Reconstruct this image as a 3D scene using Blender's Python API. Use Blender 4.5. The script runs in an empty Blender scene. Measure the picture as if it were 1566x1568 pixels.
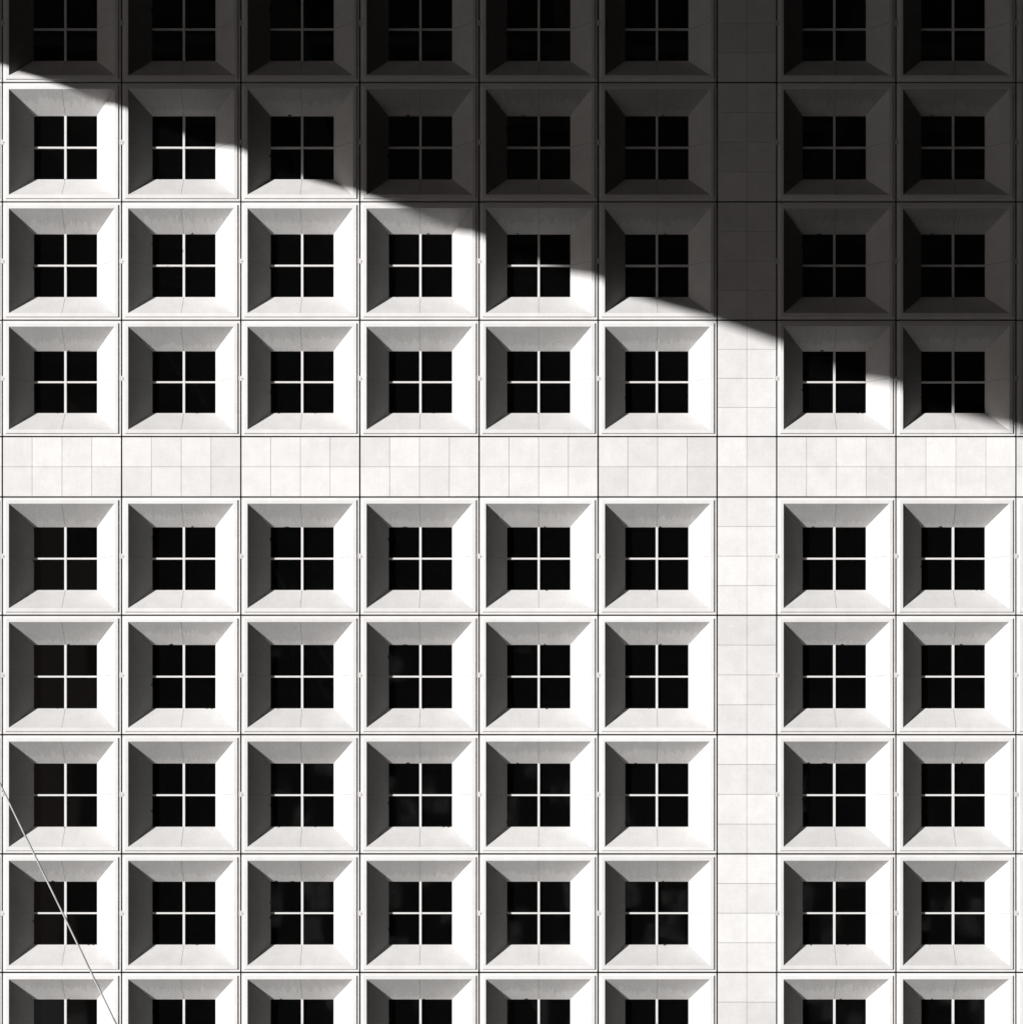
import bpy, math, random
from mathutils import Vector
random.seed(4)
S=65.1; PX=850.0; PY=1400.0; H0=71.0; D=70.0
X=lambda p:(p-PX)/S
Z=lambda p:H0+(PY-p)/S
ROOFZ=Z(-158); XL=X(-712); XR=86.0; YO=-78.0
sc=bpy.context.scene

# ---------------- materials ----------------
class NT:
    def __init__(s,name):
        s.m=bpy.data.materials.new(name); s.m.use_nodes=True
        s.t=s.m.node_tree; s.b=s.t.nodes['Principled BSDF']
    def n(s,typ,**k):
        nd=s.t.nodes.new(typ)
        for a,v in k.items(): setattr(nd,a,v)
        return nd
    def l(s,a,b): s.t.links.new(a,b)
    def math(s,op,a,b=None,c=None,clamp=False):
        nd=s.n('ShaderNodeMath',operation=op); nd.use_clamp=clamp
        for i,v in enumerate((a,b,c)):
            if v is None: continue
            if isinstance(v,(int,float)): nd.inputs[i].default_value=v
            else: s.l(v,nd.inputs[i])
        return nd.outputs[0]
    def noise(s,vec,scale,detail=4,rough=.6):
        nd=s.n('ShaderNodeTexNoise'); nd.inputs['Scale'].default_value=scale
        nd.inputs['Detail'].default_value=detail; nd.inputs['Roughness'].default_value=rough
        s.l(vec,nd.inputs['Vector']); return nd.outputs['Fac']
    def coords(s,stretch=(1,1,1)):
        tc=s.n('ShaderNodeTexCoord'); oi=s.n('ShaderNodeObjectInfo')
        r=s.math('MULTIPLY',oi.outputs['Random'],137.0)
        mp=s.n('ShaderNodeVectorMath',operation='MULTIPLY'); mp.inputs[1].default_value=stretch
        s.l(tc.outputs['Object'],mp.inputs[0])
        ad=s.n('ShaderNodeVectorMath',operation='ADD'); s.l(mp.outputs[0],ad.inputs[0]); s.l(r,ad.inputs[1])
        return ad.outputs[0],tc,oi
    def ramp(s,v,a,b,lo,hi):
        nd=s.n('ShaderNodeMapRange'); nd.clamp=True
        s.l(v,nd.inputs[0])
        for i,x in enumerate((a,b,lo,hi)): nd.inputs[i+1].default_value=x
        return nd.outputs[0]
    def grey(s,val,tint=(1,.982,.97)):
        c=s.n('ShaderNodeVectorMath',operation='SCALE'); c.inputs[0].default_value=tint
        s.l(val,c.inputs['Scale']); s.l(c.outputs[0],s.b.inputs['Base Color'])

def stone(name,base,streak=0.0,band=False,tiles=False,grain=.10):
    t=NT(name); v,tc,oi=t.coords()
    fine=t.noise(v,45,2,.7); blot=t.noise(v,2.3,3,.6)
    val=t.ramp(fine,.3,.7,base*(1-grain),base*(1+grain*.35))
    val=t.math('MULTIPLY',val,t.ramp(blot,.3,.68,.94,1.03))
    val=t.math('MULTIPLY',val,t.ramp(oi.outputs['Random'],0,1,.94,1.04))
    if streak:
        vs,_,_=t.coords((13,1,.9)); st=t.noise(vs,1.6,3,.6)
        val=t.math('MULTIPLY',val,t.ramp(st,.5,.72,1.0,1-streak))
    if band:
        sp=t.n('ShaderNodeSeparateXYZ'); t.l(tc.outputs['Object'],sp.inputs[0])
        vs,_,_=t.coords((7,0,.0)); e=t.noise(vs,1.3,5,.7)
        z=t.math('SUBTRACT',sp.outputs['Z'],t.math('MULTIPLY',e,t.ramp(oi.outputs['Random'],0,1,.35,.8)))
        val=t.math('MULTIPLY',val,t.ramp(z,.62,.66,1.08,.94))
    if tiles:
        a=t.n('ShaderNodeAttribute'); a.attribute_name='tone'
        val=t.math('MULTIPLY',val,a.outputs['Fac'])
        vein=t.noise(v,6,5,.75)
        val=t.math('MULTIPLY',val,t.ramp(t.math('ABSOLUTE',t.math('SUBTRACT',vein,.5)),0,.03,.95,1))
    t.grey(val); t.b.inputs['Roughness'].default_value=.75
    t.b.inputs['Specular IOR Level'].default_value=.2
    bp=t.n('ShaderNodeBump'); bp.inputs['Strength'].default_value=.2; bp.inputs['Distance'].default_value=.005
    t.l(fine,bp.inputs['Height']); t.l(bp.outputs[0],t.b.inputs['Normal'])
    return t.m
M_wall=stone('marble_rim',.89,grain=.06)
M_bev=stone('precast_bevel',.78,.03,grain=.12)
M_left=stone('precast_bevel_shade',.33,.04,grain=.28)  # shade of the sun-averted left bevels, put into a darker stone colour
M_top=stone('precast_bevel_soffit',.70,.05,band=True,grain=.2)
M_tile=stone('marble_tile',.93,.03,tiles=True,grain=.06)
M_seam=stone('seam_mortar',.2)
def flat(name,v,r=.8,noise=True,tint=(1,.80,.70)):
    t=NT(name)
    if noise:
        vec,_,_=t.coords(); n=t.noise(vec,5,2); t.grey(t.ramp(n,.3,.7,v*.75,v*1.2),tint)
    else: t.b.inputs['Base Color'].default_value=(v*tint[0],v*tint[1],v*tint[2],1)
    t.b.inputs['Roughness'].default_value=r; return t.m
M_soff=flat('roof_soffit_concrete',.03)
M_dark=flat('dark_joint',.01,noise=False); M_ground=flat('plaza_paving',.045); M_frame=flat('window_gasket',.02)
M_steel=flat('galvanised_steel',.55,.4,tint=(1,1,1))
M_opp=flat('shaded_facade_cladding',.035,noise=False)
# mullion: white paint with flaking
t=NT('mullion_paint'); v,tc,oi=t.coords(); n=t.noise(v,9,5,.7)
thr=t.ramp(oi.outputs['Random'],.85,1.0,.78,.62)
mask=t.math('GREATER_THAN',n,thr)
t.grey(t.math('SUBTRACT',.80,t.math('MULTIPLY',mask,.76))); t.b.inputs['Roughness'].default_value=.5; M_mul=t.m
# glass
t=NT('window_glass'); v,tc,oi=t.coords()
n=t.noise(v,.7,1,.5); t.b.inputs['Base Color'].default_value=(.002,.002,.002,1)
t.b.inputs['Roughness'].default_value=.03; t.b.inputs['IOR'].default_value=2.0
bp=t.n('ShaderNodeBump'); bp.inputs['Strength'].default_value=.25; bp.inputs['Distance'].default_value=.010
t.l(n,bp.inputs['Height']); t.l(bp.outputs[0],t.b.inputs['Normal']); M_glass=t.m

# ---------------- mesh helpers ----------------
class MB:
    def __init__(s): s.v=[];s.f=[];s.m=[];s.tone=[]
    def quad(s,pts,mi,tone=1.0):
        i=len(s.v); s.v+=[tuple(p) for p in pts]; s.f.append(tuple(range(i,i+len(pts)))); s.m.append(mi); s.tone.append(tone)
    def box(s,x0,x1,y0,y1,z0,z1,mi,tone=1.0):
        p=[(x0,y0,z0),(x1,y0,z0),(x1,y1,z0),(x0,y1,z0),(x0,y0,z1),(x1,y0,z1),(x1,y1,z1),(x0,y1,z1)]
        for f in ((0,1,5,4),(1,2,6,5),(2,3,7,6),(3,0,4,7),(4,5,6,7),(3,2,1,0)):
            s.quad([p[k] for k in f],mi,tone)
    def build(s,name,mats):
        me=bpy.data.meshes.new(name); me.from_pydata(s.v,[],s.f)
        for m in mats: me.materials.append(m)
        me.polygons.foreach_set('material_index',s.m)
        a=me.attributes.new('tone','FLOAT','FACE'); a.data.foreach_set('value',s.tone)
        me.update(); return me

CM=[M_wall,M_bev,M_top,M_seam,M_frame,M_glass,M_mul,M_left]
OM=[M_opp,M_opp,M_opp,M_dark,M_dark,M_glass,M_opp,M_opp]
def cell_mesh(seed,mats=CM):
    r=random.Random(seed); b=MB()
    A=1.3825;B=1.327;C=1.242;W=.750;yi=.50
    prof=[(A,.06,0),(A,0,0),(B,0,0),(B,-.024,0),(B-.007,-.031,0),(C,-.031,0)]
    def ring(h0,y0,h1,y1,mi,g=0):
        def P(h,y,u,side):
            return {0:(u*h,y,-h),1:(h,y,u*h),2:(-u*h,y,h),3:(-h,y,-u*h)}[side]
        for s in range(4):
            m=mi
            if isinstance(mi,tuple): m=mi[s]
            if g:
                for (ua,ub) in ((-1,0),(0,1)):
                    def Q(h,y,u):
                        p=P(h,y,u,s)
                        if u==0:
                            sg=-1 if ua==-1 else 1
                            d={0:(sg*g,0,0),1:(0,0,sg*g),2:(-sg*g,0,0),3:(0,0,-sg*g)}[s]
                            p=(p[0]+d[0],p[1]+d[1],p[2]+d[2])
                        return p
                    b.quad([Q(h0,y0,ua),Q(h0,y0,ub),Q(h1,y1,ub),Q(h1,y1,ua)],m)
            else:
                b.quad([P(h0,y0,-1,s),P(h0,y0,1,s),P(h1,y1,1,s),P(h1,y1,-1,s)],m)
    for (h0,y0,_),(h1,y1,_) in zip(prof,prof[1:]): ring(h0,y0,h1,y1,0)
    ring(C,-.031,C-.006,-.027,0)
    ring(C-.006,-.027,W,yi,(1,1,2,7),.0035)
    ring(C-.002,-.020,W+.008,yi+.005,3)
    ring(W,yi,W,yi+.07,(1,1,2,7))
    ring(W,yi+.045,W-.014,yi+.045,4); ring(W-.014,yi+.045,W-.014,yi+.06,4)
    g=.03;yg=yi+.055
    for sx in(-1,1):
        for sz in(-1,1):
            x0,x1=sorted((sx*g*.6,sx*(W+.0)));z0,z1=sorted((sz*g*.6,sz*W))
            tx=r.uniform(-.003,.003);tz=r.uniform(-.003,.003)
            b.quad([(x0,yg-tx-tz,z0),(x1,yg+tx-tz,z0),(x1,yg+tx+tz,z1),(x0,yg-tx+tz,z1)],5)
    w=.026
    b.box(-w,w,yi-.005,yg+.01,-W,W,6)
    b.box(-W,-w-.001,yi+.0,yg+.01,-w*.8,w*.8,6); b.box(w+.001,W,yi+.0,yg+.01,-w*.8,w*.8,6)
    for k in range(r.randint(1,4)):
        u=r.uniform(-.68,.68);q=r.uniform(.012,.03);l=r.uniform(.02,.07);s=r.choice((0,1,2))
        yy=yi-q; o=.004; hh=W+q
        if s==0: b.quad([(-W+o,yi,u-l),(-hh+o,yy,u-l*.4),(-hh+o,yy,u+l*.5),(-W+o,yi,u+l)],4)
        elif s==1: b.quad([(u-l,yi,W-o),(u-l*.4,yy,hh-o),(u+l*.6,yy,hh-o),(u+l,yi,W-o)],4)
        else: b.quad([(u-l*.5,yi,-W+o),(u-l*.2,yy,-hh+o),(u+l*.3,yy,-hh+o),(u+l*.5,yi,-W+o)],4)
    b.box(-1.452,-1.338,-.010,-.002,-.06,.055,1)
    b.box(-1.372,-1.357,-.020,-.011,-.022,-.004,4)
    return b.build('cell',mats)
cells=[cell_mesh(i) for i in range(14)]
opp=[cell_mesh(50,OM)]
def panel_mesh(nx,nz,seed,mats=None):
    r=random.Random(seed); b=MB(); w=nx*.7;h=nz*.7;G=.0175
    b.quad([(-w/2+G,.03,-h/2+G),(w/2-G,.03,-h/2+G),(w/2-G,.03,h/2-G),(-w/2+G,.03,h/2-G)],1)
    for i in range(nx):
        for j in range(nz):
            g=.004
            x0=-w/2+i*.7+(G if i==0 else g); x1=-w/2+(i+1)*.7-(G if i==nx-1 else g)
            z0=-h/2+j*.7+(G if j==0 else g); z1=-h/2+(j+1)*.7-(G if j==nz-1 else g)
            o=r.uniform(0,.003)
            b.box(x0,x1,o,.028,z0,z1,0,r.uniform(.92,1.03))
    return b.build('tiles',mats or [M_tile,M_seam])
pan={(nx,nz):[panel_mesh(nx,nz,s*7+nx) for s in range(7)] for nx,nz in((4,2),(2,4),(2,2))}
pano={(nx,nz):[panel_mesh(nx,nz,nx,[M_opp,M_opp])] for nx,nz in((4,2),(2,4),(2,2))}

# ---------------- building ----------------
bld=bpy.data.objects.new('office_building',None); sc.collection.objects.link(bld)
def add(name,me,loc=(0,0,0),scale=(1,1,1),rz=0,parent=bld):
    o=bpy.data.objects.new(name,me); o.location=loc; o.scale=scale; o.rotation_euler=(0,0,rz)
    if parent: o.parent=parent
    sc.collection.objects.link(o); return o
def cols():
    out=[]; L=[4,186.5,369,551,733.5,915.5,1097.5]
    for a,b in zip(L,L[1:]): out.append((a,b,'c'))
    out.append((1097.5,1188.7,'s')); out.append((1188.7,1371.2,'c')); out.append((1371.2,1554.8,'c'))
    x=1554.8;k=2
    while X(x)<XR-3:
        if k%7==0 and k: out.append((x,x+91.2,'s')); x+=91.2
        out.append((x,x+182.4,'c')); x+=182.4;k+=1
    x=4
    out.append((x-182.3,x,'c'));x-=182.3
    out.append((x-91.1,x,'s'));x-=91.1
    while X(x)>XL+2.9:
        out.append((x-182.3,x,'c'));x-=182.3
    out.append((-712,x,'e'))
    return out
def rows():
    out=[(-158,-56,'s')]
    L=[-56,126.3,309,490.2,668.5]
    for a,b in zip(L,L[1:]): out.append((a,b,'c'))
    out.append((668.5,761,'s'))
    L=[761,942,1125,1307.5,1489,1671,1853,2035]
    for a,b in zip(L,L[1:]): out.append((a,b,'c'))
    y=2035
    while Z(y)>4:
        out.append((y,y+91,'s'));y+=91
        for k in range(7):
            if Z(y)<4: break
            out.append((y,y+182,'c'));y+=182
    return out
C=cols();R=rows()
for fx in(0,1):
    ce,pp=(cells,pan) if not fx else (opp,pano)
    for ca,cb,ct in C:
        for ra,rb,rt in R:
            if fx and (Z(rb)<35): continue
            cx=(X(ca)+X(cb))/2; cz=(Z(ra)+Z(rb))/2; w=X(cb)-X(ca); h=Z(ra)-Z(rb)
            loc=(cx,0 if not fx else YO,cz); rz=math.pi if fx else 0
            j=random.uniform(-.0008,.0008)
            if ct=='c' and rt=='c':
                add('window_bay',random.choice(ce),loc,(w/2.8,1,h/2.8),rz+j)
            elif ct=='c': add('tile_band',random.choice(pp[(4,2)]),loc,(w/2.8,1,h/1.4),rz)
            elif rt=='c': add('tile_band',random.choice(pp[(2,4)]),loc,(w/1.4,1,h/2.8),rz)
            else: add('tile_band',random.choice(pp[(2,2)]),loc,(w/1.4,1,h/1.4),rz)
b=MB(); b.box(XL,XR,.66,32,0,ROOFZ,0)
b.box(XL,XR,YO-32,YO-.66,0,ROOFZ,0)
zb=Z(R[-1][1]); b.box(XL,XR,.02,.65,0,zb-.02,0); b.box(XL,XR,YO-.65,YO-.02,0,35,0)
add('tower_core',b.build('core',[M_dark]))
b=MB()
b.box(XL,XR,YO-32,32,ROOFZ+2.0,ROOFZ+12,0)
b.box(XL,XL+1.2,YO-32,32,ROOFZ+.003,ROOFZ+1.998,0)
xs=XL+8
while xs<XR: b.box(xs,xs+1.2,YO+.01,-.01,ROOFZ+.003,ROOFZ+1.998,0); xs+=8
ys=YO+7
while ys<-3: b.box(XL+1.21,XR,ys,ys+1,ROOFZ+.1,ROOFZ+1.99,0); ys+=7.4
add('roof_slab',b.build('roof',[M_soff]))

# unseen tower added to block sky light at the far end of the passage
nb=bpy.data.objects.new('sky_blocker_tower',None); sc.collection.objects.link(nb)
b=MB(); b.box(92,130,YO-10,14,0,118,0); add('blocker_body',b.build('blocker_body',[M_dark]),parent=nb)
b=MB(); z=3.0
while z<117: b.box(91.6,91.99,YO-10,14,z,z+1.1,0); z+=3.6
y=YO-10
while y<14: b.box(91.7,91.98,y,y+.3,0,118,0); y+=3.0
add('blocker_bands',b.build('blocker_bands',[M_opp]),parent=nb)

# ground
b=MB(); b.quad([(-3000,-3000,0),(3000,-3000,0),(3000,3000,0),(-3000,3000,0)],0)
add('ground',b.build('ground',[M_ground]),parent=None)

# steel cable hanging from the roof edge
yc=-42.0
def cw(px,py):
    k=(D+yc)/D; return Vector((X(px)*k,yc,H0+(PY-py)/S*k))
p0,p1,p2=cw(2,1203),cw(95,1395),cw(178,1568)
cu=bpy.data.curves.new('cable','CURVE'); cu.dimensions='3D'; cu.bevel_depth=.0095; cu.bevel_resolution=3
d0=(p0-p1).normalized(); tt=(ROOFZ-p0.z)/d0.z
d2=(p2-p1).normalized(); tb=-p2.z/d2.z
pts=[p0+d0*tt,p0,p1,p2,p2+d2*tb]
sp=cu.splines.new('POLY'); sp.points.add(len(pts)-1)
for q,p in zip(sp.points,pts): q.co=(*p,1)
cu.materials.append(M_steel); cab=bpy.data.objects.new('steel_cable',cu); sc.collection.objects.link(cab)

# ---------------- light ----------------
a=math.radians(48); e=math.atan(.36*math.sin(a))
d=Vector((math.cos(e)*math.sin(a),math.cos(e)*math.cos(a),-math.sin(e)))
sl=bpy.data.lights.new('sun','SUN'); sl.energy=5; sl.angle=math.radians(.5); sl.color=(1,.99,.98)
so=bpy.data.objects.new('sun',sl); so.rotation_euler=d.to_track_quat('-Z','Y').to_euler(); so.location=(-60,-60,130); sc.collection.objects.link(so)
w=bpy.data.worlds.new('World'); sc.world=w; w.use_nodes=True; nt=w.node_tree
bg=nt.nodes['Background']; sk=nt.nodes.new('ShaderNodeTexSky'); sk.sky_type='NISHITA'; sk.sun_disc=False
sk.sun_elevation=e; sk.sun_rotation=math.radians(228)
# black-and-white film behind a red filter: only the red light of the sky counts
bw=nt.nodes.new('ShaderNodeSeparateColor'); nt.links.new(sk.outputs[0],bw.inputs[0])
vm=nt.nodes.new('ShaderNodeVectorMath'); vm.operation='SCALE'; vm.inputs[0].default_value=(.115,.088,.076)
nt.links.new(bw.outputs[0],vm.inputs['Scale']); nt.links.new(vm.outputs[0],bg.inputs[0]); bg.inputs[1].default_value=.05
# ---------------- camera ----------------
cd=bpy.data.cameras.new('camera'); cam=bpy.data.objects.new('camera',cd); sc.collection.objects.link(cam)
cam.location=(0,-D,H0); cam.rotation_euler=(math.radians(90),0,0)
FW=1568/S; cd.sensor_width=36; cd.lens=36*D/FW; cd.shift_x=X(783)/FW; cd.shift_y=(Z(784)-H0)/FW
cd.clip_end=8000; cd.clip_start=.1
sc.camera=cam
sc.view_settings.view_transform='Standard'; sc.view_settings.look='None'; sc.view_settings.exposure=0
